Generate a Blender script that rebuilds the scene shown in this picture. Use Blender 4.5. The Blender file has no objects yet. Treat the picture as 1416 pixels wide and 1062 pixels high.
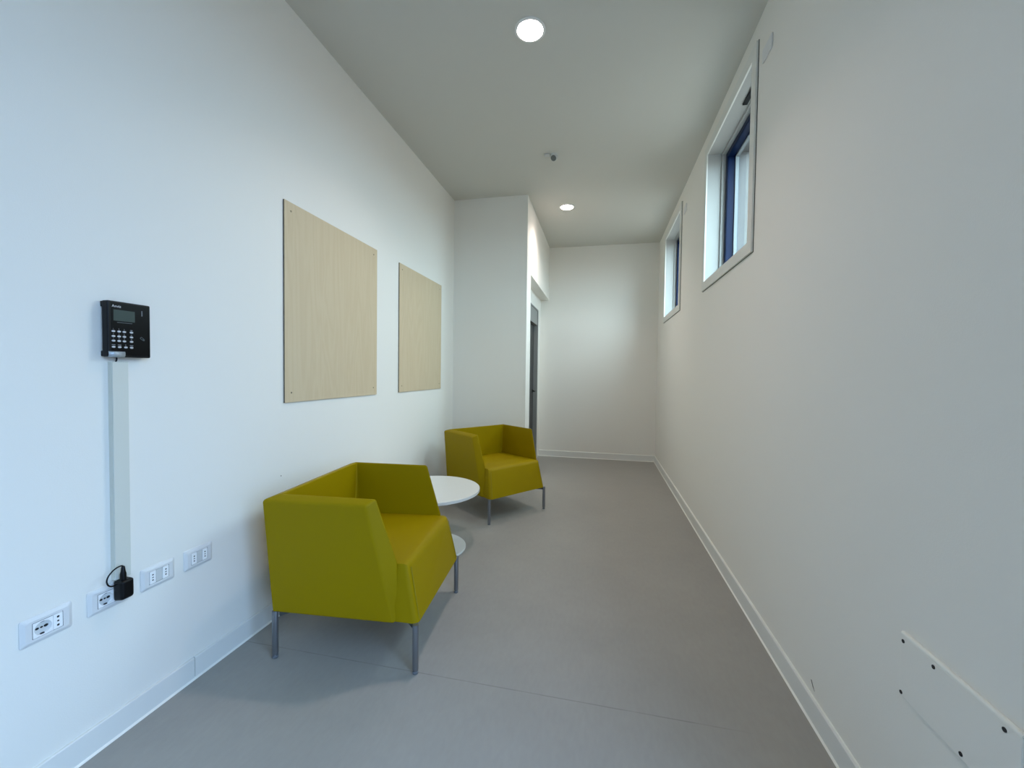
import bpy, bmesh, math, random
from mathutils import Vector, Matrix

S = bpy.context.scene
COL = S.collection
R = math.radians

# ------------------------------------------------------------------ camera
CAM_H = 1.25
right = Vector((0.97691, 0.21328, 0.01277))
down = Vector((0.01850, -0.02487, -0.99952))
fwd = Vector((-0.21286, 0.97668, -0.02824))
cam_d = bpy.data.cameras.new('camera')
cam = bpy.data.objects.new('camera', cam_d)
COL.objects.link(cam)
m = Matrix.Identity(4)
for i in range(3):
    m[i][0] = right[i]; m[i][1] = -down[i]; m[i][2] = -fwd[i]
m[2][3] = CAM_H
cam.matrix_world = m
cam_d.sensor_fit = 'HORIZONTAL'
cam_d.sensor_width = 36.0
cam_d.lens = 562.7 / 1416 * 36
cam_d.clip_start = 0.02
S.camera = cam

# ------------------------------------------------------------------ exposure and sky
S.view_settings.view_transform = 'Standard'
S.view_settings.look = 'None'
S.view_settings.gamma = 1
S.view_settings.exposure = 0.0
S.view_settings.use_curve_mapping = False
SKY = 19.4
S.cycles.max_bounces = 14
S.cycles.diffuse_bounces = 10
S.cycles.transparent_max_bounces = 16

w = bpy.data.worlds.new('daylight')
S.world = w
w.use_nodes = True
nt = w.node_tree
for n in list(nt.nodes):
    nt.nodes.remove(n)
out = nt.nodes.new('ShaderNodeOutputWorld')
bg = nt.nodes.new('ShaderNodeBackground')
tc = nt.nodes.new('ShaderNodeTexCoord')
sep = nt.nodes.new('ShaderNodeSeparateXYZ')
mr = nt.nodes.new('ShaderNodeMapRange')
mr.inputs[1].default_value = -1; mr.inputs[2].default_value = 1
rp = nt.nodes.new('ShaderNodeValToRGB')
cr = rp.color_ramp
cr.elements[0].position = 0.0; cr.elements[0].color = (0.085, 0.088, 0.086, 1)
cr.elements[1].position = 1.0; cr.elements[1].color = (0.70, 0.95, 1.08, 1)
e = cr.elements.new(0.490); e.color = (0.12, 0.128, 0.128, 1)
e = cr.elements.new(0.515); e.color = (0.43, 0.56, 0.64, 1)
e = cr.elements.new(0.75); e.color = (0.64, 0.85, 0.96, 1)
nt.links.new(tc.outputs['Generated'], sep.inputs[0])
nt.links.new(sep.outputs['Z'], mr.inputs[0])
nt.links.new(mr.outputs[0], rp.inputs[0])
nt.links.new(rp.outputs[0], bg.inputs['Color'])
bg.inputs['Strength'].default_value = SKY
nt.links.new(bg.outputs[0], out.inputs[0])


# light portals in the openings the daylight comes through
def portal(name, loc, target, sx, sy):
    l = bpy.data.lights.new(name, 'AREA')
    l.shape = 'RECTANGLE'; l.size = sx; l.size_y = sy
    l.cycles.is_portal = True
    o = bpy.data.objects.new(name, l)
    COL.objects.link(o)
    o.location = loc
    o.rotation_euler = (Vector(target) - Vector(loc)).to_track_quat('-Z', 'Z').to_euler()
    return o


# ------------------------------------------------------------------ materials
def srgb(r, g, b):
    f = lambda c: (c / 12.92) if c <= 0.04045 else ((c + 0.055) / 1.055) ** 2.4
    return (f(r / 255), f(g / 255), f(b / 255), 1)


def mat(name, col, rough=0.5, metal=0.0, bump=0.0, bscale=200.0, var=0.0, vscale=4.0, spec=0.5, coat=0.0):
    mt = bpy.data.materials.new(name)
    mt.use_nodes = True
    n = mt.node_tree
    b = n.nodes['Principled BSDF']
    b.inputs['Base Color'].default_value = col
    b.inputs['Roughness'].default_value = rough
    b.inputs['Metallic'].default_value = metal
    b.inputs['Specular IOR Level'].default_value = spec
    b.inputs['Coat Weight'].default_value = coat
    t = n.nodes.new('ShaderNodeTexCoord')
    if var:
        nz = n.nodes.new('ShaderNodeTexNoise')
        nz.inputs['Scale'].default_value = vscale
        nz.inputs['Detail'].default_value = 5
        n.links.new(t.outputs['Object'], nz.inputs['Vector'])
        mx = n.nodes.new('ShaderNodeMix'); mx.data_type = 'RGBA'
        mx.inputs[6].default_value = tuple(c * (1 - var) for c in col[:3]) + (1,)
        mx.inputs[7].default_value = tuple(min(1, c * (1 + var)) for c in col[:3]) + (1,)
        n.links.new(nz.outputs['Fac'], mx.inputs[0])
        n.links.new(mx.outputs[2], b.inputs['Base Color'])
    if bump:
        nb = n.nodes.new('ShaderNodeTexNoise')
        nb.inputs['Scale'].default_value = bscale
        nb.inputs['Detail'].default_value = 3
        n.links.new(t.outputs['Object'], nb.inputs['Vector'])
        bp = n.nodes.new('ShaderNodeBump')
        bp.inputs['Strength'].default_value = bump
        bp.inputs['Distance'].default_value = 0.002
        n.links.new(nb.outputs['Fac'], bp.inputs['Height'])
        n.links.new(bp.outputs[0], b.inputs['Normal'])
    return mt


def floor_mat():
    mt = mat('grey_linoleum', srgb(150, 150, 147), 0.42, spec=0.25)
    n = mt.node_tree; b = n.nodes['Principled BSDF']
    t = n.nodes.new('ShaderNodeTexCoord')
    n1 = n.nodes.new('ShaderNodeTexNoise'); n1.inputs['Scale'].default_value = 2.2; n1.inputs['Detail'].default_value = 8
    n1.inputs['Roughness'].default_value = 0.62
    n2 = n.nodes.new('ShaderNodeTexNoise'); n2.inputs['Scale'].default_value = 60; n2.inputs['Detail'].default_value = 4
    mp = n.nodes.new('ShaderNodeMapping'); mp.inputs['Scale'].default_value = (1.0, 0.35, 1)
    n.links.new(t.outputs['Object'], mp.inputs['Vector'])
    n.links.new(t.outputs['Object'], n1.inputs['Vector'])
    n.links.new(mp.outputs[0], n2.inputs['Vector'])
    ad = n.nodes.new('ShaderNodeMath'); ad.operation = 'MULTIPLY_ADD'; ad.inputs[1].default_value = 0.45
    n.links.new(n2.outputs['Fac'], ad.inputs[0]); n.links.new(n1.outputs['Fac'], ad.inputs[2])
    rr = n.nodes.new('ShaderNodeValToRGB')
    rr.color_ramp.elements[0].position = 0.40; rr.color_ramp.elements[0].color = srgb(152, 149, 144)
    rr.color_ramp.elements[1].position = 1.0; rr.color_ramp.elements[1].color = srgb(164, 161, 155)
    n.links.new(ad.outputs[0], rr.inputs[0])
    # welded seams across the sheet goods (world y)
    sp = n.nodes.new('ShaderNodeSeparateXYZ')
    n.links.new(t.outputs['Object'], sp.inputs[0])
    wob = n.nodes.new('ShaderNodeTexNoise'); wob.inputs['Scale'].default_value = 9
    n.links.new(t.outputs['Object'], wob.inputs['Vector'])
    wm = n.nodes.new('ShaderNodeMath'); wm.operation = 'MULTIPLY_ADD'; wm.inputs[1].default_value = 0.003
    n.links.new(wob.outputs['Fac'], wm.inputs[0]); n.links.new(sp.outputs['Y'], wm.inputs[2])
    masks = []
    for y0 in (1.5375,):
        s1 = n.nodes.new('ShaderNodeMath'); s1.operation = 'SUBTRACT'; s1.inputs[1].default_value = y0 + 0.0015
        n.links.new(wm.outputs[0], s1.inputs[0])
        a1 = n.nodes.new('ShaderNodeMath'); a1.operation = 'ABSOLUTE'; n.links.new(s1.outputs[0], a1.inputs[0])
        m1 = n.nodes.new('ShaderNodeMapRange'); m1.inputs[1].default_value = 0.0008; m1.inputs[2].default_value = 0.0035
        m1.inputs[3].default_value = 0.34; m1.inputs[4].default_value = 0.0
        n.links.new(a1.outputs[0], m1.inputs[0])
        fx = n.nodes.new('ShaderNodeMapRange'); fx.inputs[1].default_value = 0.35; fx.inputs[2].default_value = 0.56
        fx.inputs[3].default_value = 1.0; fx.inputs[4].default_value = 0.0
        n.links.new(sp.outputs['X'], fx.inputs[0])
        wr_ = n.nodes.new('ShaderNodeMapRange'); wr_.inputs[1].default_value = 0.35; wr_.inputs[2].default_value = 0.55
        wr_.inputs[3].default_value = 0.45; wr_.inputs[4].default_value = 1.0
        n.links.new(wob.outputs['Fac'], wr_.inputs[0])
        f2 = n.nodes.new('ShaderNodeMath'); f2.operation = 'MULTIPLY'
        n.links.new(fx.outputs[0], f2.inputs[0]); n.links.new(wr_.outputs[0], f2.inputs[1])
        f3 = n.nodes.new('ShaderNodeMath'); f3.operation = 'MULTIPLY'
        n.links.new(m1.outputs[0], f3.inputs[0]); n.links.new(f2.outputs[0], f3.inputs[1]); masks.append(f3)
    mx = n.nodes.new('ShaderNodeMix'); mx.data_type = 'RGBA'
    mx.inputs[7].default_value = srgb(84, 84, 80)
    n.links.new(masks[0].outputs[0], mx.inputs[0]); n.links.new(rr.outputs[0], mx.inputs[6])
    n.links.new(mx.outputs[2], b.inputs['Base Color'])
    rg = n.nodes.new('ShaderNodeMapRange'); rg.inputs[3].default_value = 0.36; rg.inputs[4].default_value = 0.5
    n.links.new(n1.outputs['Fac'], rg.inputs[0]); n.links.new(rg.outputs[0], b.inputs['Roughness'])
    return mt


def ply_mat():
    mt = mat('birch_plywood', srgb(205, 188, 158), 0.6, spec=0.3)
    n = mt.node_tree; b = n.nodes['Principled BSDF']
    t = n.nodes.new('ShaderNodeTexCoord')
    oi = n.nodes.new('ShaderNodeObjectInfo')
    of = n.nodes.new('ShaderNodeVectorMath'); of.operation = 'ADD'
    cb = n.nodes.new('ShaderNodeCombineXYZ')
    mu = n.nodes.new('ShaderNodeMath'); mu.operation = 'MULTIPLY'; mu.inputs[1].default_value = 7.0
    n.links.new(oi.outputs['Random'], mu.inputs[0]); n.links.new(mu.outputs[0], cb.inputs[1])
    n.links.new(t.outputs['Object'], of.inputs[0]); n.links.new(cb.outputs[0], of.inputs[1])
    mp = n.nodes.new('ShaderNodeMapping'); mp.inputs['Scale'].default_value = (1, 3.2, 0.32)
    n.links.new(of.outputs[0], mp.inputs['Vector'])
    nz = n.nodes.new('ShaderNodeTexNoise'); nz.inputs['Scale'].default_value = 2.3; nz.inputs['Detail'].default_value = 3
    nz.inputs['Distortion'].default_value = 0.6
    n.links.new(mp.outputs[0], nz.inputs['Vector'])
    mm = n.nodes.new('ShaderNodeMath'); mm.operation = 'MULTIPLY'; mm.inputs[1].default_value = 9
    n.links.new(nz.outputs['Fac'], mm.inputs[0])
    fr = n.nodes.new('ShaderNodeMath'); fr.operation = 'PINGPONG'; fr.inputs[1].default_value = 0.5
    n.links.new(mm.outputs[0], fr.inputs[0])
    mp2 = n.nodes.new('ShaderNodeMapping'); mp2.inputs['Scale'].default_value = (1, 90, 3)
    n.links.new(of.outputs[0], mp2.inputs['Vector'])
    n2 = n.nodes.new('ShaderNodeTexNoise'); n2.inputs['Scale'].default_value = 3; n2.inputs['Detail'].default_value = 4
    n.links.new(mp2.outputs[0], n2.inputs['Vector'])
    ad = n.nodes.new('ShaderNodeMath'); ad.operation = 'MULTIPLY_ADD'; ad.inputs[1].default_value = 0.5
    n.links.new(n2.outputs['Fac'], ad.inputs[0]); n.links.new(fr.outputs[0], ad.inputs[2])
    rr = n.nodes.new('ShaderNodeValToRGB')
    rr.color_ramp.elements[0].position = 0.15; rr.color_ramp.elements[0].color = srgb(203, 183, 151)
    rr.color_ramp.elements[1].position = 0.9; rr.color_ramp.elements[1].color = srgb(209, 191, 160)
    n.links.new(ad.outputs[0], rr.inputs[0]); n.links.new(rr.outputs[0], b.inputs['Base Color'])
    return mt


def glass_mat(name, tint):
    mt = bpy.data.materials.new(name); mt.use_nodes = True
    n = mt.node_tree
    for x in list(n.nodes):
        n.nodes.remove(x)
    o = n.nodes.new('ShaderNodeOutputMaterial')
    tr = n.nodes.new('ShaderNodeBsdfTransparent'); tr.inputs[0].default_value = tint
    gl = n.nodes.new('ShaderNodeBsdfGlossy'); gl.inputs['Roughness'].default_value = 0.02
    lw = n.nodes.new('ShaderNodeLayerWeight'); lw.inputs[0].default_value = 0.5
    pw = n.nodes.new('ShaderNodeMath'); pw.operation = 'POWER'; pw.inputs[1].default_value = 5
    ma = n.nodes.new('ShaderNodeMath'); ma.operation = 'MULTIPLY_ADD'; ma.inputs[1].default_value = 0.6; ma.inputs[2].default_value = 0.04
    n.links.new(lw.outputs['Facing'], pw.inputs[0]); n.links.new(pw.outputs[0], ma.inputs[0])
    mx = n.nodes.new('ShaderNodeMixShader')
    n.links.new(ma.outputs[0], mx.inputs[0]); n.links.new(tr.outputs[0], mx.inputs[1]); n.links.new(gl.outputs[0], mx.inputs[2])
    n.links.new(mx.outputs[0], o.inputs[0])
    return mt


def emit_mat(name, col, st):
    mt = bpy.data.materials.new(name); mt.use_nodes = True
    n = mt.node_tree; b = n.nodes['Principled BSDF']
    b.inputs['Base Color'].default_value = (0.9, 0.9, 0.9, 1)
    b.inputs['Emission Color'].default_value = col
    b.inputs['Emission Strength'].default_value = st
    return mt


M = dict(
    wall=mat('white_plaster', srgb(236, 233, 226), 0.62, bump=0.12, bscale=260, spec=0.25),
    ceil=mat('white_ceiling_paint', srgb(209, 207, 199), 0.8, bump=0.08, bscale=200, spec=0.2),
    floor=floor_mat(),
    skirt=mat('white_skirting', srgb(228, 228, 224), 0.4),
    caulk=mat('white_sealant', srgb(244, 243, 236), 0.35),
    vinyl=mat('mustard_vinyl', srgb(150, 127, 0), 0.5, bump=0.10, bscale=900, spec=0.11),
    thread=mat('mustard_thread', srgb(150, 132, 10), 0.6),
    chrome=mat('satin_aluminium', srgb(140, 143, 149), 0.38, metal=0.85),
    darksteel=mat('dark_grey_steel', srgb(82, 84, 84), 0.45, metal=0.6),
    rubber=mat('black_rubber', srgb(26, 26, 26), 0.6),
    glide=mat('grey_plastic_glide', srgb(112, 116, 122), 0.4),
    table=mat('white_laminate', srgb(222, 222, 218), 0.35),
    ply=ply_mat(),
    plyedge=mat('plywood_edge', srgb(112, 104, 88), 0.7, var=0.35, vscale=40),
    screw=mat('dark_screw', srgb(58, 52, 42), 0.4, metal=0.5),
    casing=mat('white_window_casing', srgb(226, 226, 220), 0.4),
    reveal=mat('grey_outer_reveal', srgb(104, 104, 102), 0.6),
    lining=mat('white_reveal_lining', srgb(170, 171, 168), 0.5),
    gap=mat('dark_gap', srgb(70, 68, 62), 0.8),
    navy=mat('navy_painted_frame', srgb(3, 24, 58), 0.4, spec=0.15),
    seal=mat('grey_seal', srgb(120, 128, 132), 0.5),
    glass=glass_mat('window_glass', (0.96, 0.98, 0.975, 1)),
    tinted=glass_mat('blue_tinted_glass', (0.58, 0.645, 0.76, 1)),
    plate=mat('white_plate_plastic', srgb(222, 222, 222), 0.32),
    insert=mat('bright_white_plastic', srgb(246, 246, 246), 0.3),
    blank=mat('pale_grey_plastic', srgb(206, 208, 208), 0.35),
    hole=mat('black_hole', srgb(14, 16, 22), 0.6),
    greyhole=mat('grey_hole', srgb(120, 124, 130), 0.6),
    black=mat('black_plastic', srgb(9, 10, 13), 0.4, spec=0.25),
    blackpanel=mat('black_gloss_panel', srgb(4, 5, 7), 0.3, spec=0.15),
    lcd=mat('grey_green_lcd', srgb(66, 77, 71), 0.4, spec=0.2),
    key=mat('pale_grey_key', srgb(205, 205, 208), 0.4),
    legend=mat('white_print', srgb(225, 225, 228), 0.5),
    print=mat('grey_print', srgb(150, 152, 156), 0.5),
    foil=mat('silver_label', srgb(176, 184, 190), 0.3, metal=0.35, var=0.35, vscale=120),
    trunk=mat('white_trunking', srgb(214, 214, 204), 0.4),
    doorframe=mat('grey_door_frame', srgb(134, 136, 134), 0.45),
    doorleaf=mat('dark_grey_door_leaf', srgb(56, 58, 58), 0.35),
    bulb=emit_mat('lamp_diffuser', (1.0, 0.86, 0.80, 1), 37.0),
    lampring=mat('white_lamp_ring', srgb(238, 238, 236), 0.4),
    sensor=mat('white_sensor_plastic', srgb(206, 208, 206), 0.4),
    sensorlens=mat('dark_sensor_lens', srgb(116, 120, 117), 0.5, spec=0.2),
    scuff=mat('dark_scuff', srgb(92, 88, 82), 0.7),
)


# ------------------------------------------------------------------ mesh helpers
def box(bm, x0, x1, y0, y1, z0, z1):
    vs = [bm.verts.new((x, y, z)) for x in (x0, x1) for y in (y0, y1) for z in (z0, z1)]
    for q in ((0, 1, 3, 2), (4, 6, 7, 5), (0, 4, 5, 1), (2, 3, 7, 6), (0, 2, 6, 4), (1, 5, 7, 3)):
        bm.faces.new([vs[i] for i in q])
    return vs


def lathe(bm, prof, seg=48, mtx=None, cap=True):
    """prof: list of (radius, height) revolved about local z"""
    rings = []
    for r, h in prof:
        if r < 1e-6:
            rings.append([bm.verts.new((0, 0, h))])
        else:
            rings.append([bm.verts.new((r * math.cos(2 * math.pi * k / seg), r * math.sin(2 * math.pi * k / seg), h)) for k in range(seg)])
    for a, b in zip(rings, rings[1:]):
        for k in range(seg):
            k2 = (k + 1) % seg
            if len(a) == 1 and len(b) == 1:
                continue
            if len(a) == 1:
                bm.faces.new((a[0], b[k2], b[k]))
            elif len(b) == 1:
                bm.faces.new((a[k], a[k2], b[0]))
            else:
                bm.faces.new((a[k], a[k2], b[k2], b[k]))
    if cap:
        for rg, flip in ((rings[0], True), (rings[-1], False)):
            if len(rg) > 1:
                bm.faces.new(list(reversed(rg)) if flip else rg)
    if mtx is not None:
        bmesh.ops.transform(bm, matrix=mtx, verts=[v for rg in rings for v in rg])


def tube(bm, pts, r, seg=12):
    pts = [Vector(p) for p in pts]
    rings = []
    n = None
    for i, p in enumerate(pts):
        d = (pts[min(i + 1, len(pts) - 1)] - pts[max(i - 1, 0)]).normalized()
        if n is None:
            n = d.orthogonal().normalized()
        else:
            n = (n - d * n.dot(d)).normalized()
        b = d.cross(n)
        rings.append([bm.verts.new(p + (n * math.cos(2 * math.pi * k / seg) + b * math.sin(2 * math.pi * k / seg)) * r) for k in range(seg)])
    for a, b in zip(rings, rings[1:]):
        for k in range(seg):
            bm.faces.new((a[k], a[(k + 1) % seg], b[(k + 1) % seg], b[k]))
    bm.faces.new(list(reversed(rings[0]))); bm.faces.new(rings[-1])


def spline(ctrl, n=8):
    """Catmull-Rom through the control points"""
    c = [Vector(p) for p in ctrl]
    c = [c[0] * 2 - c[1]] + c + [c[-1] * 2 - c[-2]]
    o = []
    for i in range(1, len(c) - 2):
        for k in range(n):
            t = k / n
            p0, p1, p2, p3 = c[i - 1:i + 3]
            o.append(0.5 * ((2 * p1) + (p2 - p0) * t + (2 * p0 - 5 * p1 + 4 * p2 - p3) * t * t + (3 * p1 - p0 - 3 * p2 + p3) * t ** 3))
    o.append(c[-2])
    return o


def bevel(bm, width, seg=2, ang=25, edges=None):
    bm.normal_update()
    if edges is None:
        edges = [e for e in bm.edges if len(e.link_faces) == 2 and e.calc_face_angle(0) > R(ang)]
    bmesh.ops.bevel(bm, geom=edges, offset=width, segments=seg, profile=0.5, affect='EDGES', clamp_overlap=True)


def obj(name, bm, material, parent=None, smooth=None, loc=None, wn=False):
    bmesh.ops.recalc_face_normals(bm, faces=bm.faces)
    me = bpy.data.meshes.new(name)
    if smooth is not None:
        bm.normal_update()
        for f in bm.faces:
            f.smooth = True
        for e in bm.edges:
            if len(e.link_faces) == 2 and e.calc_face_angle(0) > R(smooth):
                e.smooth = False
    bm.to_mesh(me); bm.free()
    mats = material if isinstance(material, (list, tuple)) else [material]
    for x in mats:
        me.materials.append(x)
    o = bpy.data.objects.new(name, me)
    COL.objects.link(o)
    if parent:
        o.parent = parent
    if loc:
        o.location = loc
    if wn:
        md = o.modifiers.new('normals', 'WEIGHTED_NORMAL'); md.keep_sharp = True
    return o


def bobj(name, ext, material, parent=None, bev=0.0, seg=2):
    bm = bmesh.new(); box(bm, *ext)
    if bev:
        bevel(bm, bev, seg)
        return obj(name, bm, material, parent, smooth=60, wn=True)
    return obj(name, bm, material, parent)


def thing(name, label, cat, loc=(0, 0, 0), rz=0.0, group=None):
    o = bpy.data.objects.new(name, None)
    o.empty_display_size = 0.1
    COL.objects.link(o)
    o.location = loc; o.rotation_euler = (0, 0, rz)
    return tag(o, label, cat, group)


def tag(o, label, cat, group=None):
    o['label'] = label; o['category'] = cat
    if group:
        o['group'] = group
    return o


def struct(o, label=None, cat=None):
    o['kind'] = 'structure'
    if label:
        o['label'] = label; o['category'] = cat
    return o


def sempty(name, loc, label, cat):
    o = bpy.data.objects.new(name, None); COL.objects.link(o); o.location = loc
    return struct(o, label, cat)


def copy_tree(src, parent=None):
    c = src.copy(); COL.objects.link(c)
    c.parent = parent
    for ch in [k for k in bpy.data.objects if k.parent == src]:
        copy_tree(ch, c)
    return c


def text_mesh(s, size, depth=0.0):
    cu = bpy.data.curves.new('letters', 'FONT')
    cu.body = s; cu.size = size; cu.align_x = 'LEFT'; cu.extrude = depth
    o = bpy.data.objects.new('letters', cu); COL.objects.link(o)
    bpy.context.view_layer.update()
    me = bpy.data.meshes.new_from_object(o.evaluated_get(bpy.context.evaluated_depsgraph_get()))
    bpy.data.objects.remove(o); bpy.data.curves.remove(cu)
    return me


def add_text(bm, s, size, mtx):
    me = text_mesh(s, size)
    n0 = len(bm.verts)
    bm.from_mesh(me)
    bm.verts.ensure_lookup_table()
    bmesh.ops.transform(bm, matrix=mtx, verts=bm.verts[n0:])
    bpy.data.meshes.remove(me)


# ------------------------------------------------------------------ room shell
XL, XR = -1.585, 0.775          # left and right wall faces
YB, YF = 6.075, -2.6            # end wall, wall behind the photographer
ZC = 3.105
YP, XP = 4.225, -0.775          # projecting partition
XREC, YREC, ZREC = -0.90, 4.47, 2.332
WT = 0.31                       # outer wall thickness
WY = [(2.39, 3.472), (4.42, 5.502)]
WZ0, WZ1 = 1.905, 2.998
GY0, GY1, GZ0, GZ1 = -1.1, 0.62, 0.30, 2.97       # glazed opening behind the photographer, right wall


def cells(name, ys, zs, solid, ext, material):
    bm = bmesh.new()
    for i in range(len(ys) - 1):
        for k in range(len(zs) - 1):
            if solid((ys[i] + ys[i + 1]) / 2, (zs[k] + zs[k + 1]) / 2):
                ext(bm, ys[i], ys[i + 1], zs[k], zs[k + 1])
    bmesh.ops.remove_doubles(bm, verts=bm.verts, dist=1e-5)
    # drop faces shared by two neighbouring cells
    seen = {}
    for f in bm.faces:
        seen.setdefault(tuple(sorted(v.index for v in f.verts)), []).append(f)
    return obj(name, bm, material)


struct(bobj('floor', (XL - 0.2, XR + WT, YF - 0.2, YB + 0.2, -0.15, 0.0), M['floor']), 'grey linoleum floor with a welded seam', 'floor')
struct(bobj('ceiling', (XL - 0.2, XR + WT, YF - 0.2, YB + 0.2, ZC, ZC + 0.2), M['ceil']), 'plain white painted ceiling', 'ceiling')
wl = struct(bobj('wall_left', (XL - 0.2, XL, YF, YB, 0, ZC), M['wall']), 'white left wall with plywood boards and sockets', 'wall')
wins = [(a + 0.05, b - 0.05) for a, b in WY]
ys = sorted([YF, YB, GY0, GY1] + [v for w_ in wins for v in w_])
zs = sorted([0, GZ0, WZ0 + 0.05, GZ1, WZ1 - 0.05, ZC])


def solid_r(y, z):
    if GY0 < y < GY1 and GZ0 < z < GZ1:
        return False
    return not any(a < y < b and WZ0 + 0.05 < z < WZ1 - 0.05 for a, b in wins)


wr = struct(cells('wall_right', ys, zs, solid_r, lambda bm, a, b, c, d: box(bm, XR, XR + WT, a, b, c, d), M['wall']), 'white right wall with two high windows', 'wall')
struct(bobj('wall_back', (XL - 0.2, XR + WT, YB, YB + 0.2, 0, ZC), M['wall']), 'white end wall of the corridor', 'wall')
struct(bobj('wall_rear', (XL, XR, YF - 0.2, YF, 0, ZC), M['wall']), 'white wall behind the viewer', 'wall')
# partition block with the door recess
DY0, DY1, DZ = 4.93, 5.84, 2.152
bm = bmesh.new()
box(bm, XL, -1.05, YP, YB, 0, ZC)
box(bm, -1.05, XREC, YP, DY0, 0, ZC)
box(bm, -1.05, XREC, DY1, YB, 0, ZC)
box(bm, -1.05, XREC, DY0, DY1, DZ, ZC)
box(bm, XREC, XP, YP, YREC, 0, ZC)
box(bm, XREC, XP, YREC, YB, ZREC, ZC)
struct(obj('wall_alcove', bm, M['wall']), 'white projecting wall block with a recessed doorway', 'wall')


# baseboards: flat board, a fine bevel on top and a sealant bead on the floor
def skirting(name, p0, p1, nrm, gap_at=None, h=0.088, t=0.010):
    p0, p1, nrm = Vector(p0), Vector(p1), Vector(nrm)
    d = (p1 - p0).normalized(); L = (p1 - p0).length

    def run(bm, a, b, prof):
        ra = [bm.verts.new(p0 + d * a + nrm * q + Vector((0, 0, z))) for q, z in prof]
        rb = [bm.verts.new(p0 + d * b + nrm * q + Vector((0, 0, z))) for q, z in prof]
        for k in range(len(prof)):
            k2 = (k + 1) % len(prof)
            bm.faces.new((ra[k], ra[k2], rb[k2], rb[k]))
        bm.faces.new(list(reversed(ra))); bm.faces.new(rb)
    bm = bmesh.new()
    prof = [(0, 0), (t, 0), (t, h - 0.003), (t - 0.003, h), (0, h)]
    cuts = [0, L] if gap_at is None else [0, gap_at - 0.0018, gap_at + 0.0018, L]
    for a, b in zip(cuts[::2], cuts[1::2]):
        run(bm, a, b, prof)
    o = struct(obj(name, bm, M['skirt']), 'low white skirting board along the ' + name.split('_')[1] + ' wall', 'baseboard')
    bm = bmesh.new()
    run(bm, 0, L, [(t - 0.002, 0), (t + 0.006, 0), (t + 0.0035, 0.004), (t - 0.002, 0.008)])
    obj('sealant_bead', bm, M['caulk'], o)
    if gap_at is not None:
        return o
    bm = bmesh.new()
    run(bm, 0, L, [(0, h - 0.0005), (0.0045, h - 0.0005), (0.003, h + 0.003), (0, h + 0.004)])
    obj('top_sealant', bm, M['caulk'], o)
    return o


bl = skirting('baseboard_left', (XL, YF, 0), (XL, YP, 0), (1, 0, 0), gap_at=1.300 - YF)
skirting('baseboard_right', (XR, YB, 0), (XR, YF, 0), (-1, 0, 0))
skirting('baseboard_back', (XREC, YB, 0), (XR, YB, 0), (0, -1, 0))
skirting('baseboard_alcove', (XL, YP, 0), (XP, YP, 0), (0, -1, 0))

# small marks that belong to the walls
bm = bmesh.new()
lathe(bm, [(0.0028, 0), (0.0028, 0.0008)], 12, Matrix.Translation((XL, 1.765, 0.708)) @ Matrix.Rotation(R(90), 4, 'Y'))
obj('nail_hole', bm, M['scuff'], wl)
bm = bmesh.new()
vs = [bm.verts.new((XR - 0.0006, y, z)) for y, z in ((1.668, 0.137), (1.663, 0.139), (1.650, 0.124), (1.640, 0.112), (1.652, 0.119))]
bm.faces.new(vs)
o = obj('scuff_mark', bm, M['scuff'], wr)
md = o.modifiers.new('thickness', 'SOLIDIFY'); md.thickness = 0.0006


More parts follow.
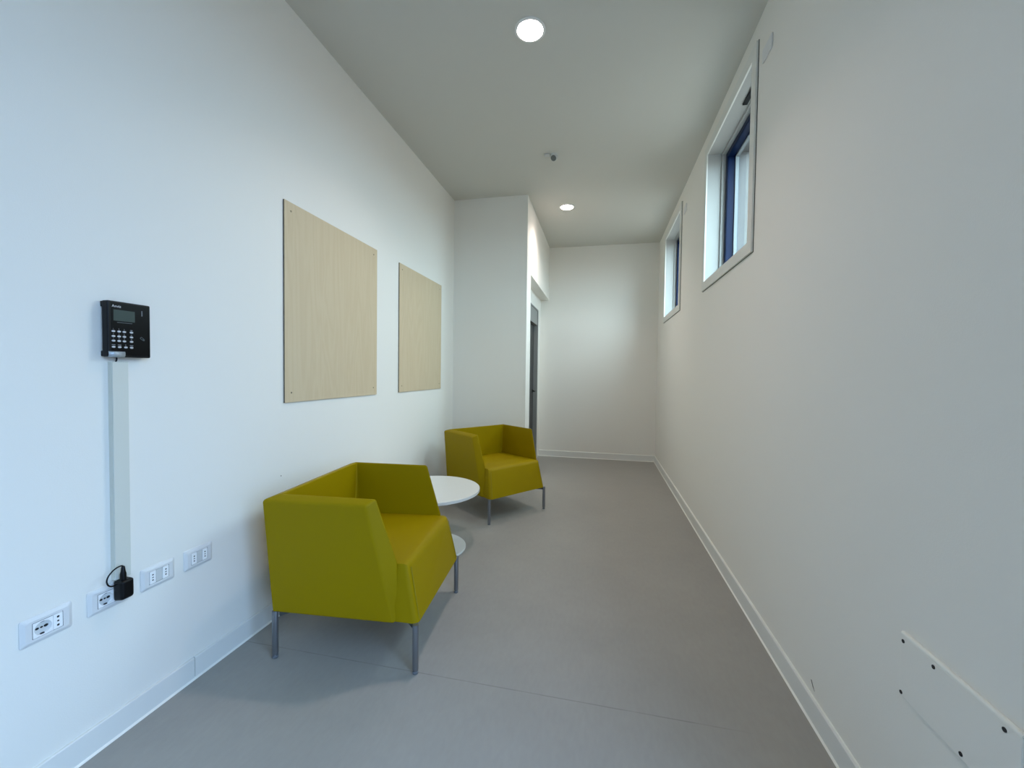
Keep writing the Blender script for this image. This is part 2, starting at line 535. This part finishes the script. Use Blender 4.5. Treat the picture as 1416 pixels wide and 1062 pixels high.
# ------------------------------------------------------------------ windows
def window(n, y0, y1, label):
    root = sempty('window_%d' % n, (XR, (y0 + y1) / 2, WZ0), label, 'window')
    oy, oz = (y0 + y1) / 2, WZ0
    hw = (y1 - y0) / 2; H = WZ1 - WZ0
    cw = 0.064

    def ring(bm, x0, x1, a, b):
        """rectangular ring: a, b are insets (outer, inner) from the casing outline"""
        for e in ((-hw + a, hw - a, a, b), (-hw + a, hw - a, H - b, H - a), (-hw + a, -hw + b, b, H - b), (hw - b, hw - a, b, H - b)):
            box(bm, x0, x1, e[0], e[1], e[2], e[3])
    bm = bmesh.new(); ring(bm, -0.003, 0.0, -0.003, 0.03); obj('shadow_strip', bm, M['gap'], root)  # dark-coloured strip draws the shadow line around the casing
    bm = bmesh.new()
    # mitred casing
    o4 = [(-hw, 0), (hw, 0), (hw, H), (-hw, H)]
    i4 = [(-hw + cw, cw), (hw - cw, cw), (hw - cw, H - cw), (-hw + cw, H - cw)]
    vo = [[bm.verts.new((x, y, z)) for y, z in o4] for x in (-0.013, -0.003)]
    vi = [[bm.verts.new((x, y, z)) for y, z in i4] for x in (-0.013, -0.003)]
    for k in range(4):
        j = (k + 1) % 4
        bm.faces.new((vo[0][k], vo[0][j], vi[0][j], vi[0][k]))
        bm.faces.new((vo[1][k], vi[1][k], vi[1][j], vo[1][j]))
        bm.faces.new((vo[0][k], vo[1][k], vo[1][j], vo[0][j]))
        bm.faces.new((vi[0][k], vi[0][j], vi[1][j], vi[1][k]))
    obj('casing', bm, M['casing'], root)
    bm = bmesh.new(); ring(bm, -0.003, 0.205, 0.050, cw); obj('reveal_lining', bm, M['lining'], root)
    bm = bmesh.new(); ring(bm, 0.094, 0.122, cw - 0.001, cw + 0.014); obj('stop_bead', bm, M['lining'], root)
    bm = bmesh.new()
    ring(bm, 0.122, 0.205, cw - 0.001, cw + 0.046)
    ring(bm, 0.126, 0.150, cw + 0.046, cw + 0.050)
    sash = obj('sash_frame', bm, M['navy'], root)
    bm = bmesh.new(); ring(bm, 0.176, 0.200, cw + 0.046, cw + 0.056); obj('glazing_seal', bm, M['seal'], sash)
    bm = bmesh.new(); box(bm, 0.186, 0.190, -hw + cw + 0.050, hw - cw - 0.050, cw + 0.050, H - cw - 0.050)
    obj('pane', bm, M['glass'], sash)
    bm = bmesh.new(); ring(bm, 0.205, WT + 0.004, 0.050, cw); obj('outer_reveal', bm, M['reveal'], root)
    if n == 1:
        bobj('window_stay', (0.052, 0.080, 2.640 - oy, 2.815 - oy, H - cw - 0.010, H - cw + 0.001), M['blackpanel'], root, 0.002)
    portal('window_daylight', (XR + WT + 0.02, oy, (WZ0 + WZ1) / 2), (XR - 1, oy, (WZ0 + WZ1) / 2), H - 0.1, 2 * hw - 0.1)
    return root


window(1, *WY[0], 'nearer high window in the right wall with navy sash and black stay')
window(2, *WY[1], 'farther high window in the right wall near the end wall')

# glazing behind the photographer
root = sempty('window_3', (XR, 0, 0), 'wide glazed opening in the right wall behind the viewer', 'window')
bm = bmesh.new()
for a, b, c, d in ((GY0, GY0 + 0.06, GZ0, GZ1), (GY1 - 0.06, GY1, GZ0, GZ1), (GY0 + 0.06, GY1 - 0.06, GZ1 - 0.06, GZ1), (GY0 + 0.06, GY1 - 0.06, GZ0, GZ0 + 0.06), ((GY0 + GY1) / 2 - 0.03, (GY0 + GY1) / 2 + 0.03, GZ0 + 0.06, GZ1 - 0.06)):
    box(bm, 0.12, 0.19, a, b, c, d)
obj('frame', bm, M['navy'], root)
bm = bmesh.new(); box(bm, 0.153, 0.157, GY0 + 0.05, GY1 - 0.05, GZ0 + 0.05, GZ1 - 0.05); obj('pane', bm, M['tinted'], root)
portal('side_daylight', (XR + WT + 0.02, (GY0 + GY1) / 2, (GZ0 + GZ1) / 2), (XR - 1, (GY0 + GY1) / 2, (GZ0 + GZ1) / 2), GZ1 - GZ0, GY1 - GY0)

# ------------------------------------------------------------------ recessed door
root = sempty('door_1', (XREC, (DY0 + DY1) / 2, 0), 'dark grey metal door in the recess at the end', 'door')
hy = (DY1 - DY0) / 2
bm = bmesh.new()
box(bm, -0.10, 0.004, -hy, -hy + 0.035, 0, DZ)
box(bm, -0.10, 0.004, hy - 0.022, hy, 0, DZ)
box(bm, -0.10, 0.004, -hy + 0.035, hy - 0.022, DZ - 0.02, DZ)
obj('door_frame', bm, M['doorframe'], root)
bobj('transom_panel', (-0.05, -0.004, -hy + 0.035, hy - 0.022, 1.93, DZ - 0.02), M['doorframe'], root)
leaf = bobj('door_leaf', (-0.11, -0.055, -hy + 0.037, hy - 0.024, 0.008, 1.925), M['doorleaf'], root, 0.002)
bm = bmesh.new()
tube(bm, [(-0.056, hy - 0.085, 0.99), (-0.012, hy - 0.085, 0.99)], 0.009)
tube(bm, [(-0.012, hy - 0.085, 0.99), (-0.012, hy - 0.20, 0.99)], 0.009)
lathe(bm, [(0.026, 0), (0.026, 0.006)], 24, Matrix.Translation((-0.056, hy - 0.085, 0.99)) @ Matrix.Rotation(R(90), 4, 'Y'))
obj('door_handle', bm, M['black'], leaf, smooth=40)


# ------------------------------------------------------------------ armchairs (local x = facing, y = left)
def arm_shell():
    bm = bmesh.new()
    ZT, ZO, ZM, ZB = 0.722, 0.698, 0.45, 0.205
    pts = {}
    for s in (-1, 1):
        k = 'n' if s < 0 else 'f'
        pts[k + 'ORT'] = (-0.352, 0.347 * s, ZO); pts[k + 'OFT'] = (0.108, 0.347 * s, ZO)
        pts[k + 'OFM'] = (0.167, 0.3365 * s, ZM); pts[k + 'OFB'] = (0.224, 0.326 * s, ZB); pts[k + 'ORB'] = (-0.322, 0.326 * s, ZB)
        pts[k + 'IRT'] = (-0.287, 0.310 * s, ZT); pts[k + 'IFT'] = (0.140, 0.310 * s, ZT)
        pts[k + 'IRM'] = (-0.285, 0.292 * s, ZM); pts[k + 'IFM'] = (0.228, 0.292 * s, ZM)
        pts[k + 'IRB'] = (-0.285, 0.286 * s, ZB); pts[k + 'IFB'] = (0.228, 0.286 * s, ZB)
    v = {k: bm.verts.new(p) for k, p in pts.items()}
    F = lambda *n: bm.faces.new([v[x] for x in n])
    for k in 'nf':
        F(k + 'ORT', k + 'OFT', k + 'OFM', k + 'OFB', k + 'ORB')
        F(k + 'IRT', k + 'IRM', k + 'IFM', k + 'IFT')
        F(k + 'IRM', k + 'IRB', k + 'IFB', k + 'IFM')
        F(k + 'OFT', k + 'IFT', k + 'IFM', k + 'OFM')
        F(k + 'OFM', k + 'IFM', k + 'IFB', k + 'OFB')
        F(k + 'ORT', k + 'IRT', k + 'IFT', k + 'OFT')
        F(k + 'ORB', k + 'OFB', k + 'IFB', k + 'IRB')
    F('nORT', 'nORB', 'fORB', 'fORT')
    F('nORT', 'fORT', 'fIRT', 'nIRT')
    F('nIRT', 'fIRT', 'fIRM', 'nIRM')
    F('nIRM', 'fIRM', 'fIRB', 'nIRB')
    F('nORB', 'nIRB', 'fIRB', 'fORB')
    bmesh.ops.recalc_face_normals(bm, faces=bm.faces)
    bm.normal_update()
    # the mitre lines of the sloping top and of the underside stay plain
    es = []
    for e in bm.edges:
        a, b = e.verts[0].co, e.verts[1].co
        mitre = (abs(a.x - b.x) > 0.01 and abs(abs(a.y) - abs(b.y)) > 0.01 and max(a.x, b.x) < -0.25)
        if not mitre and e.calc_face_angle(0) > R(14):
            es.append(e)
    bevel(bm, 0.011, 3, edges=es)
    return bm


def cut(bm, co, no):
    g = bm.verts[:] + bm.edges[:] + bm.faces[:]
    r = bmesh.ops.bisect_plane(bm, geom=g, plane_co=co, plane_no=no, clear_outer=True, dist=1e-6)
    es = [x for x in r['geom_cut'] if isinstance(x, bmesh.types.BMEdge)]
    bmesh.ops.holes_fill(bm, edges=es)


def chair(label):
    root = thing('armchair', label, 'armchair', group='mustard armchairs along the left wall')
    nrm = lambda s: Vector((0.037, 0.065 * s, 0)).normalized()     # normal of the corner mitre, pointing to the arm
    for s, nm in ((-1, 'arm'), (1, 'arm')):
        bm = arm_shell(); cut(bm, Vector((-0.287, 0.310 * s, 0.5)), -nrm(s))
        obj(nm, bm, M['vinyl'], root, smooth=50, wn=True)
    bm = arm_shell()
    for s in (-1, 1):
        cut(bm, Vector((-0.287, 0.310 * s, 0.5)), nrm(s))
    obj('backrest', bm, M['vinyl'], root, smooth=50, wn=True)
    # seat: upholstered block with slanted front
    bm = bmesh.new()
    nu, nv = 12, 12
    u0, w2 = -0.284, 0.2915

    def top(i, j):
        u = u0 + (0.268 - u0) * i / nu; v_ = -w2 + 2 * w2 * j / nv
        cr_ = 0.012 * (1 - (2 * j / nv - 1) ** 2) * (1 - (2 * i / nu - 1) ** 4)
        return (u, v_, 0.432 + 0.012 * i / nu + cr_)
    g = [[bm.verts.new(top(i, j)) for j in range(nv + 1)] for i in range(nu + 1)]
    for i in range(nu):
        for j in range(nv):
            bm.faces.new((g[i][j], g[i + 1][j], g[i + 1][j + 1], g[i][j + 1]))
    b = [bm.verts.new(p) for p in ((u0, -0.288, 0.205), (0.321, -0.312, 0.205), (0.321, 0.312, 0.205), (u0, 0.288, 0.205))]
    bm.faces.new(b)
    fr = bm.faces.new([b[2], b[1]] + [g[nu][j] for j in range(nv + 1)])
    sn = bm.faces.new([b[1], b[0]] + [g[i][0] for i in range(nu + 1)])
    sf = bm.faces.new([b[3], b[2]] + [g[i][nv] for i in range(nu, -1, -1)])
    bm.faces.new([b[0], b[3]] + [g[0][j] for j in range(nv, -1, -1)])
    bmesh.ops.recalc_face_normals(bm, faces=bm.faces); bm.normal_update()
    es = [e for e in bm.edges if fr in e.link_faces and not (abs(e.verts[0].co.z - 0.205) < 1e-4 and abs(e.verts[1].co.z - 0.205) < 1e-4)]
    bevel(bm, 0.026, 5, edges=es)
    seat = obj('seat', bm, M['vinyl'], root, smooth=40)
    # top-stitched piping on the two front corners
    for s in (-1, 1):
        bm = bmesh.new()
        tube(bm, [(0.2755, 0.272 * s, 0.424), (0.3190, 0.2885 * s, 0.216)], 0.0016, 8)
        obj('seam', bm, M['thread'], seat, smooth=60)
    # legs
    leg0 = None
    for su in (-1, 1):
        for sv in (-1, 1):
            bm = bmesh.new()
            lathe(bm, [(0.0118, 0.016), (0.0125, 0.018), (0.0125, 0.203), (0.0118, 0.206)], 24)
            lg = obj('leg', bm, M['chrome'], root, smooth=40, loc=((0.312 if su > 0 else -0.322) , 0.314 * sv, 0))
            bm = bmesh.new()
            lathe(bm, [(0.0105, 0.0), (0.0125, 0.003), (0.0125, 0.008), (0.0085, 0.010), (0.0085, 0.017)], 24)
            obj('foot_glide', bm, M['glide'], lg, smooth=40)
    bm = bmesh.new()
    for sv in (-1, 1):
        d = Vector((0.312, 0.312 * sv, 0)); n = Vector((-d.y, d.x, 0)).normalized() * 0.008
        for z0, z1 in ((0.183, 0.2045),):
            vs = [bm.verts.new(p + Vector((0, 0, z))) for z in (z0, z1) for p in (-d * 0.985 - n, d * 0.985 - n, d * 0.985 + n, -d * 0.985 + n)]
            for q in ((3, 2, 1, 0), (4, 5, 6, 7), (0, 1, 5, 4), (1, 2, 6, 5), (2, 3, 7, 6), (3, 0, 4, 7)):
                bm.faces.new([vs[i] for i in q])
    obj('cross_frame', bm, M['darksteel'], root)
    return root


c1 = chair('mustard vinyl armchair nearer the camera, under the larger-looking plywood board')
c1.location = (-1.0645, 1.818, 0); c1.rotation_euler.z = R(4.7)
c2 = copy_tree(c1)
c2['label'] = 'mustard vinyl armchair behind the round table, turned out beside the doorway'
c2.location = (-0.930, 3.630, 0); c2.rotation_euler.z = R(-37.4)

# ------------------------------------------------------------------ side table
t = thing('side_table', 'round white side table between the two mustard armchairs', 'table', (-1.163, 2.672, 0))
bm = bmesh.new(); lathe(bm, [(0.343, 0.4045), (0.347, 0.4065), (0.347, 0.4235), (0.3455, 0.425)], 128); obj('tabletop', bm, M['table'], t, smooth=30)
bm = bmesh.new(); lathe(bm, [(0.252, 0.0), (0.252, 0.009), (0.249, 0.012)], 96); obj('base', bm, M['table'], t, smooth=30)
bm = bmesh.new(); lathe(bm, [(0.07, 0.012), (0.07, 0.016), (0.03, 0.018), (0.03, 0.398), (0.09, 0.400), (0.09, 0.4045)], 48); obj('column', bm, M['table'], t, smooth=30)

# ------------------------------------------------------------------ plywood boards
def board(y0, y1, label):
    root = thing('plywood_board', label, 'board', (XL + 0.0005, (y0 + y1) / 2, 1.08), group='plywood boards on the left wall')
    hw, H = (y1 - y0) / 2, 1.031
    bm = bmesh.new(); box(bm, 0.0, 0.008, -hw, hw, 0, H)
    bm.normal_update()
    for f in bm.faces:
        if abs(f.calc_center_median().x - 0.008) > 1e-4:
            f.material_index = 1
    obj('panel', bm, [M['ply'], M['plyedge']], root)
    for sy, z in ((-1, 0.05), (1, 0.05), (-1, H - 0.045), (1, H - 0.045)):
        bm = bmesh.new()
        lathe(bm, [(0.0045, 0.0075), (0.0045, 0.0088), (0.002, 0.0082), (0.002, 0.0075)], 16, Matrix.Rotation(R(90), 4, 'Y'))
        obj('screw', bm, M['screw'], root, loc=(0, sy * (hw - 0.045), z))
    return root


board(1.783, 2.656, 'bare plywood board nearer the keypad, above the nearer armchair')
board(2.988, 3.857, 'bare plywood board farther along, next to the projecting wall')

# ------------------------------------------------------------------ wall outlets (local y along the wall, z up, x out)
def disc(bm, r, y, z, x0, x1, seg=20, sy=1.0):
    mt_ = Matrix.Translation((x0, y, z)) @ Matrix.Rotation(R(90), 4, 'Y') @ Matrix.Diagonal((1, sy, 1, 1))
    lathe(bm, [(r, 0), (r, x1 - x0)], seg, mt_)


PW, PH = 0.117, 0.080


def outlet(y0, label, kinds):
    root = thing('wall_outlet', label, 'socket', (XL, y0 + PW / 2, 0.4495), group='outlets in a row on the left wall')
    bm = bmesh.new()
    # dished frame with a rectangular aperture
    lev = [(0.0, PW / 2, PH / 2), (0.003, PW / 2, PH / 2), (0.0085, PW / 2 - 0.010, PH / 2 - 0.010), (0.0085, 0.0345, 0.0232), (0.0015, 0.0345, 0.0232)]
    rings = []
    for i, (x, a, b) in enumerate(lev):
        rc = 0.006 if i < 3 else 0.001
        rg = []
        for cy, cz, a0 in ((a - rc, b - rc, 0), (-a + rc, b - rc, 90), (-a + rc, -b + rc, 180), (a - rc, -b + rc, 270)):
            for q in range(5):
                an = R(a0 + 22.5 * q)
                rg.append(bm.verts.new((x, cy + rc * math.cos(an), PH / 2 + cz + rc * math.sin(an))))
        rings.append(rg)
    for p, q in zip(rings, rings[1:]):
        for k in range(len(p)):
            k2 = (k + 1) % len(p)
            bm.faces.new((p[k], p[k2], q[k2], q[k]))
    ff = bm.faces.new(rings[-1]); ff.material_index = 1
    for f in bm.faces:
        if all(v.co.x < 0.0086 and abs(v.co.y) < 0.035 for v in f.verts) and f is not ff:
            f.material_index = 1
    obj('cover_plate', bm, [M['plate'], M['greyhole']], root, smooth=25)
    y = -0.0338
    for kd in kinds:
        wd = 0.045 if kd == 'schuko' else 0.0225
        yc = y + wd / 2; zc = PH / 2
        if kd == 'schuko':
            bm = bmesh.new()
            h, r, n = 0.0222, 0.0192, 40
            sq, ci, cb = [], [], []
            for k in range(n):
                an = 2 * math.pi * k / n
                c, s_ = math.cos(an), math.sin(an)
                sc = h / max(abs(c), abs(s_))
                sq.append(bm.verts.new((0.0092, yc + sc * c, zc + sc * s_)))
                ci.append(bm.verts.new((0.0092, yc + r * c, zc + r * s_)))
                cb.append(bm.verts.new((0.0022, yc + r * 0.96 * c, zc + r * 0.96 * s_)))
            for k in range(n):
                j = (k + 1) % n
                bm.faces.new((sq[k], sq[j], ci[j], ci[k])); bm.faces.new((ci[k], ci[j], cb[j], cb[k]))
            fb = bm.faces.new(cb); fb.material_index = 1  # recess floor coloured greyer to stand for the shade inside it
            mod = obj('round_socket', bm, [M['insert'], M['blank']], root)
            for dy, ln in ((-0.0098, 0.0034), (0, 0.0026), (0.0098, 0.0040)):
                bm = bmesh.new(); disc(bm, ln, yc + dy, zc, 0.0020, 0.0027, 16, 1.25)
                obj('pin_hole', bm, M['hole'], mod)
            for sz in (-1, 1):
                bm = bmesh.new(); box(bm, 0.002, 0.0070, yc - 0.0042, yc + 0.0042, zc + sz * 0.0176 - 0.0016, zc + sz * 0.0176 + 0.0016)
                obj('earth_clip', bm, M['hole'] if sz < 0 else M['greyhole'], mod)
        elif kd == 'three':
            mod = bobj('slim_socket', (0.004, 0.0092, yc - 0.0108, yc + 0.0108, zc - 0.0222, zc + 0.0222), M['insert'], root, 0.0006)
            for dz, r in ((-0.0125, 0.0032), (0, 0.0026), (0.0125, 0.0032)):
                bm = bmesh.new(); disc(bm, r, yc, zc + dz, 0.0088, 0.0094, 16)
                obj('pin_hole', bm, M['hole'], mod)
        elif kd == 'two':
            mod = bobj('slim_socket', (0.004, 0.0096, yc - 0.0104, yc + 0.0104, zc - 0.0222, zc + 0.0222), M['insert'], root, 0.0006)
            for dz, mm in ((-0.0095, 'hole'), (0, 'greyhole'), (0.0095, 'hole')):
                bm = bmesh.new(); disc(bm, 0.0024, yc, zc + dz, 0.0090, 0.0098, 16, 1.2)
                obj('pin_hole', bm, M[mm], mod)
        else:
            bobj('blank_insert', (0.004, 0.0088, yc - 0.0108, yc + 0.0108, zc - 0.0222, zc + 0.0222), M['blank'], root, 0.0006)
        y += wd
    return root


outlet(0.803, 'white wall outlet nearest the camera, round socket and three-pin socket both empty', ['schuko', 'three'])
outlet(0.958, 'white wall outlet under the trunking with the black adapter plugged in', ['schuko', 'three'])
outlet(1.112, 'white wall outlet with two slim sockets, just right of the black adapter', ['two', 'blank', 'two'])
outlet(1.266, 'white wall outlet with two slim sockets, farthest along, nearest the armchair', ['two', 'blank', 'two'])

# ------------------------------------------------------------------ power adapter
t = thing('power_adapter', 'black plug-in power adapter with looped cord below the trunking', 'adapter', (XL, 1.0425, 0.505))
bm = bmesh.new()
box(bm, 0.0094, 0.048, -0.0205, 0.0225, -0.036, 0.034)
bm.verts.ensure_lookup_table()
for v in bm.verts:
    if v.co.x > 0.03 and v.co.z < 0:
        v.co.z += 0.006
    if v.co.x > 0.03:
        v.co.y *= 0.92
bevel(bm, 0.0095, 4)
obj('body', bm, M['black'], t, smooth=50, wn=True)
bm = bmesh.new()
lathe(bm, [(0.0085, 0.0), (0.0085, 0.020), (0.0062, 0.030), (0.0048, 0.044), (0.003, 0.046)], 20, Matrix.Translation((0.033, -0.004, 0.034)))
obj('strain_relief', bm, M['black'], t, smooth=40)
bm = bmesh.new()
ctrl = [(0.033, -0.004, 0.075), (0.035, -0.008, 0.083), (0.036, -0.020, 0.0845), (0.036, -0.035, 0.079), (0.036, -0.048, 0.066), (0.036, -0.0525, 0.051), (0.034, -0.047, 0.036), (0.030, -0.034, 0.026), (0.022, -0.016, 0.023), (0.014, 0.000, 0.026), (0.0105, 0.004, 0.032)]
tube(bm, spline(ctrl, 8), 0.0022, 10)
obj('cord', bm, M['black'], t, smooth=60)

# ------------------------------------------------------------------ cable trunking
t = thing('cable_trunking', 'vertical white cable trunking running down from the black keypad', 'trunking', (XL, 1.049, 0))
ZT0, ZT1 = 0.5405, 1.268
bm = bmesh.new(); box(bm, 0, 0.0155, -0.0240, 0.0240, ZT0, ZT1); obj('channel', bm, M['trunk'], t)
bm = bmesh.new(); box(bm, 0.0155, 0.0185, -0.0232, 0.0232, ZT0 - 0.001, ZT1 + 0.001); bevel(bm, 0.0025, 3)
obj('lid', bm, M['trunk'], t, smooth=50, wn=True)

# ------------------------------------------------------------------ keypad terminal
t = thing('keypad_terminal', 'black wall-mounted access keypad with small screen and number keys', 'keypad', (XL, 1.069, 1.284))
KW, KH, KD = 0.064, 0.183, 0.033
bm = bmesh.new(); box(bm, 0.007, KD, -KW, KW, 0, KH); bevel(bm, 0.0045, 3)
obj('housing', bm, M['black'], t, smooth=50, wn=True)
for z0, z1 in ((0.002, 0.020), (KH - 0.020, KH - 0.002)):
    bobj('wall_bracket', (0.0, 0.012, -KW + 0.001, KW - 0.001, z0, z1), M['black'], t, 0.002)
bobj('front_panel', (KD - 0.0005, KD + 0.0008, -KW + 0.010, KW - 0.004, 0.006, KH - 0.005), M['blackpanel'], t, 0.0004)
bobj('screen', (KD, KD + 0.0012, -0.048, 0.014, 0.119, 0.155), M['lcd'], t)
bm = bmesh.new(); box(bm, KD, KD + 0.0012, -0.038, 0.006, 0.1135, 0.1145); obj('trim_line', bm, M['seal'], t)
bobj('status_light', (KD, KD + 0.0014, 0.0345, 0.0375, 0.143, 0.161), M['glide'], t)
wyz = lambda y, z: Matrix.Translation((KD + 0.0011, y, z)) @ Matrix(((0, 0, 1, 0), (1, 0, 0, 0), (0, 1, 0, 0), (0, 0, 0, 1)))
bm = bmesh.new(); add_text(bm, 'Anviz', 0.0118, wyz(-0.0525, 0.1625))
obj('logo', bm, M['legend'], t)
ky = [(-0.049, -0.033, -0.018, 0.003)] * 3 + [(-0.049, -0.032, -0.014, 0.003)]
kz = [0.084, 0.068, 0.053, 0.033]
bm_l = bmesh.new()
digits = ['123', '456', '789', '  0']
key0 = None
for r_ in range(4):
    for c_ in range(4):
        if key0 is None:
            bm = bmesh.new()
            lathe(bm, [(0.0046, 0.0), (0.0046, 0.0010), (0.0036, 0.0019), (0.0, 0.0021)], 20, Matrix.Rotation(R(90), 4, 'Y') @ Matrix.Diagonal((0.72, 1.12, 1, 1)))
            k_ = key0 = obj('key', bm, M['key'], t, smooth=50)
        else:
            k_ = key0.copy(); COL.objects.link(k_); k_.parent = t
        k_.location = (KD + 0.0008, ky[r_][c_], kz[r_])
        dg = digits[r_][c_] if c_ < 3 else ' '
        if dg != ' ':
            add_text(bm_l, dg, 0.0062, wyz(ky[r_][c_] - 0.0018, kz[r_] + 0.0054))
        else:
            hw_ = 0.0034 if r_ < 3 else 0.0050
            hw_ = 0.0018 if (c_ == 3 and r_ in (1, 2)) else hw_
            box(bm_l, KD + 0.0009, KD + 0.0011, ky[r_][c_] - hw_, ky[r_][c_] + hw_, kz[r_] + 0.0062, kz[r_] + 0.0080)
obj('key_legend', bm_l, M['print'], t)
# tilted card symbol
bm = bmesh.new()
rot = Matrix.Translation((KD + 0.0010, 0.0365, 0.065)) @ Matrix.Rotation(R(-38), 4, 'X')
for a, b, c, d in ((-0.007, 0.003, 0.0026, 0.0034), (-0.007, 0.003, -0.0034, -0.0026), (-0.007, -0.0062, -0.0026, 0.0026), (0.0022, 0.003, -0.0026, 0.0026),
                   (0.0046, 0.0056, -0.0032, 0.0032), (0.0072, 0.0080, -0.0024, 0.0024)):
    vs = box(bm, 0, 0.0003, a, b, c, d)
    bmesh.ops.transform(bm, matrix=rot, verts=vs)
obj('card_symbol', bm, M['seal'], t)
# curled paper sticker at the lower left
bm = bmesh.new()
prof = [(KD + 0.0018, 0.0185), (KD + 0.0030, 0.013), (KD + 0.0028, 0.007), (KD + 0.0008, 0.002), (KD - 0.004, -0.0012)]
for i, off in ((0, 0), (1, -0.0008)):
    pass
ra = [bm.verts.new((x, -0.0635, z)) for x, z in prof]
rb = [bm.verts.new((x, -0.0165, z)) for x, z in prof]
for k in range(len(prof) - 1):
    bm.faces.new((ra[k], rb[k], rb[k + 1], ra[k + 1]))
o = obj('sticker', bm, M['foil'], t, smooth=60)
md = o.modifiers.new('thickness', 'SOLIDIFY'); md.thickness = 0.0006
bm = bmesh.new(); tube(bm, spline([(0.014, -0.028, 0.004), (0.0145, -0.028, -0.008), (0.013, -0.030, -0.0165)], 6), 0.0022, 10)
obj('cord', bm, M['black'], t, smooth=60)

# ------------------------------------------------------------------ ceiling lights
def downlight(x, y, label):
    root = thing('ceiling_light', label, 'light', (x, y, ZC), group='round ceiling downlights')
    bm = bmesh.new(); lathe(bm, [(0.069, -0.006), (0.071, -0.008), (0.083, -0.004), (0.083, 0.0)], 64, cap=False); obj('trim_ring', bm, M['lampring'], root, smooth=40)
    bm = bmesh.new(); lathe(bm, [(0.0, -0.0062), (0.0695, -0.0062), (0.0695, -0.002), (0.0, -0.002)], 64, cap=False); obj('diffuser', bm, M['bulb'], root)
    l = bpy.data.lights.new('lamp_glow', 'AREA'); l.shape = 'DISK'; l.size = 0.135
    l.energy = 6.8; l.color = (1.0, 0.86, 0.80); l.spread = R(125)
    lo = bpy.data.objects.new('lamp_glow', l); COL.objects.link(lo)
    lo.parent = root; lo.location = (0, 0, -0.0085)
    return root


downlight(-0.408, 2.218, 'round glowing downlight in the ceiling nearer the camera, at the top of the photo')
downlight(-0.404, 4.613, 'round glowing downlight in the ceiling beyond the sensor, beside the projecting wall')

# ceiling sensor
t = thing('ceiling_sensor', 'small white ceiling sensor with a dark tilted eye, between the two downlights', 'sensor', (-0.435, 3.49, ZC))
bm = bmesh.new(); lathe(bm, [(0.030, 0.0), (0.030, -0.006), (0.026, -0.009), (0.0, -0.009)], 40, Matrix.Translation((0.012, 0.01, 0)), cap=False); obj('base', bm, M['sensor'], t, smooth=40)
bobj('junction_box', (-0.068, -0.022, -0.022, 0.016, -0.012, 0.0), M['sensor'], t, 0.003)
hm = Matrix.Translation((0.016, 0.012, -0.022)) @ Vector((-0.25, -0.72, -0.62)).normalized().to_track_quat('Z', 'Y').to_matrix().to_4x4()
bm = bmesh.new(); lathe(bm, [(0.0, -0.024), (0.022, -0.022), (0.029, -0.010), (0.029, 0.020), (0.026, 0.024)], 32, hm); hd = obj('head', bm, M['sensor'], t, smooth=40)
bm = bmesh.new(); lathe(bm, [(0.0235, 0.0235), (0.0235, 0.0250), (0.012, 0.028), (0.0, 0.029)], 32, hm, cap=False); obj('lens', bm, M['sensorlens'], hd, smooth=50)

# ------------------------------------------------------------------ cover plates beside the windows
def blank_plate(y0, label):
    root = tag(bobj('cover_plate', (XR - 0.008, XR, y0, y0 + 0.116, 2.825, 2.892), M['plate'], None, 0.003, 2), label, 'cover plate', 'blank plates beside the high windows')
    return root


blank_plate(2.205, 'blank white cover plate near the ceiling, beside the nearer high window')
blank_plate(4.200, 'blank white cover plate near the ceiling, beside the farther high window')

# ------------------------------------------------------------------ access panel
t = thing('access_panel', 'white blanking panel with dark screws low on the right wall', 'panel', (XR, 1.070, 0.437))
bm = bmesh.new(); box(bm, -0.010, 0.0, -0.162, 0.148, 0.0, 0.157)
bevel(bm, 0.003, 3); obj('panel', bm, M['wall'], t, smooth=50, wn=True)
bm = bmesh.new(); tube(bm, [(-0.004, -0.160, 0.1575), (-0.004, 0.02, 0.1590), (-0.004, 0.148, 0.1580)], 0.0062, 12); obj('top_sealant', bm, M['caulk'], t, smooth=50)
bm = bmesh.new(); box(bm, -0.0012, 0.0, -0.1625, 0.1485, -0.0022, 0.001); obj('lower_joint', bm, M['gap'], t)
for y, z in ((1.208, 0.579), (1.112, 0.581), (0.942, 0.581), (1.209, 0.4465), (1.032, 0.449)):
    bm = bmesh.new(); lathe(bm, [(0.0046, 0.0), (0.0046, 0.0012), (0.002, 0.0008), (0.0, 0.0008)], 16, Matrix.Rotation(R(-90), 4, 'Y'), cap=False)
    obj('screw', bm, M['hole'], t, loc=(-0.010, y - 1.070, z - 0.437))
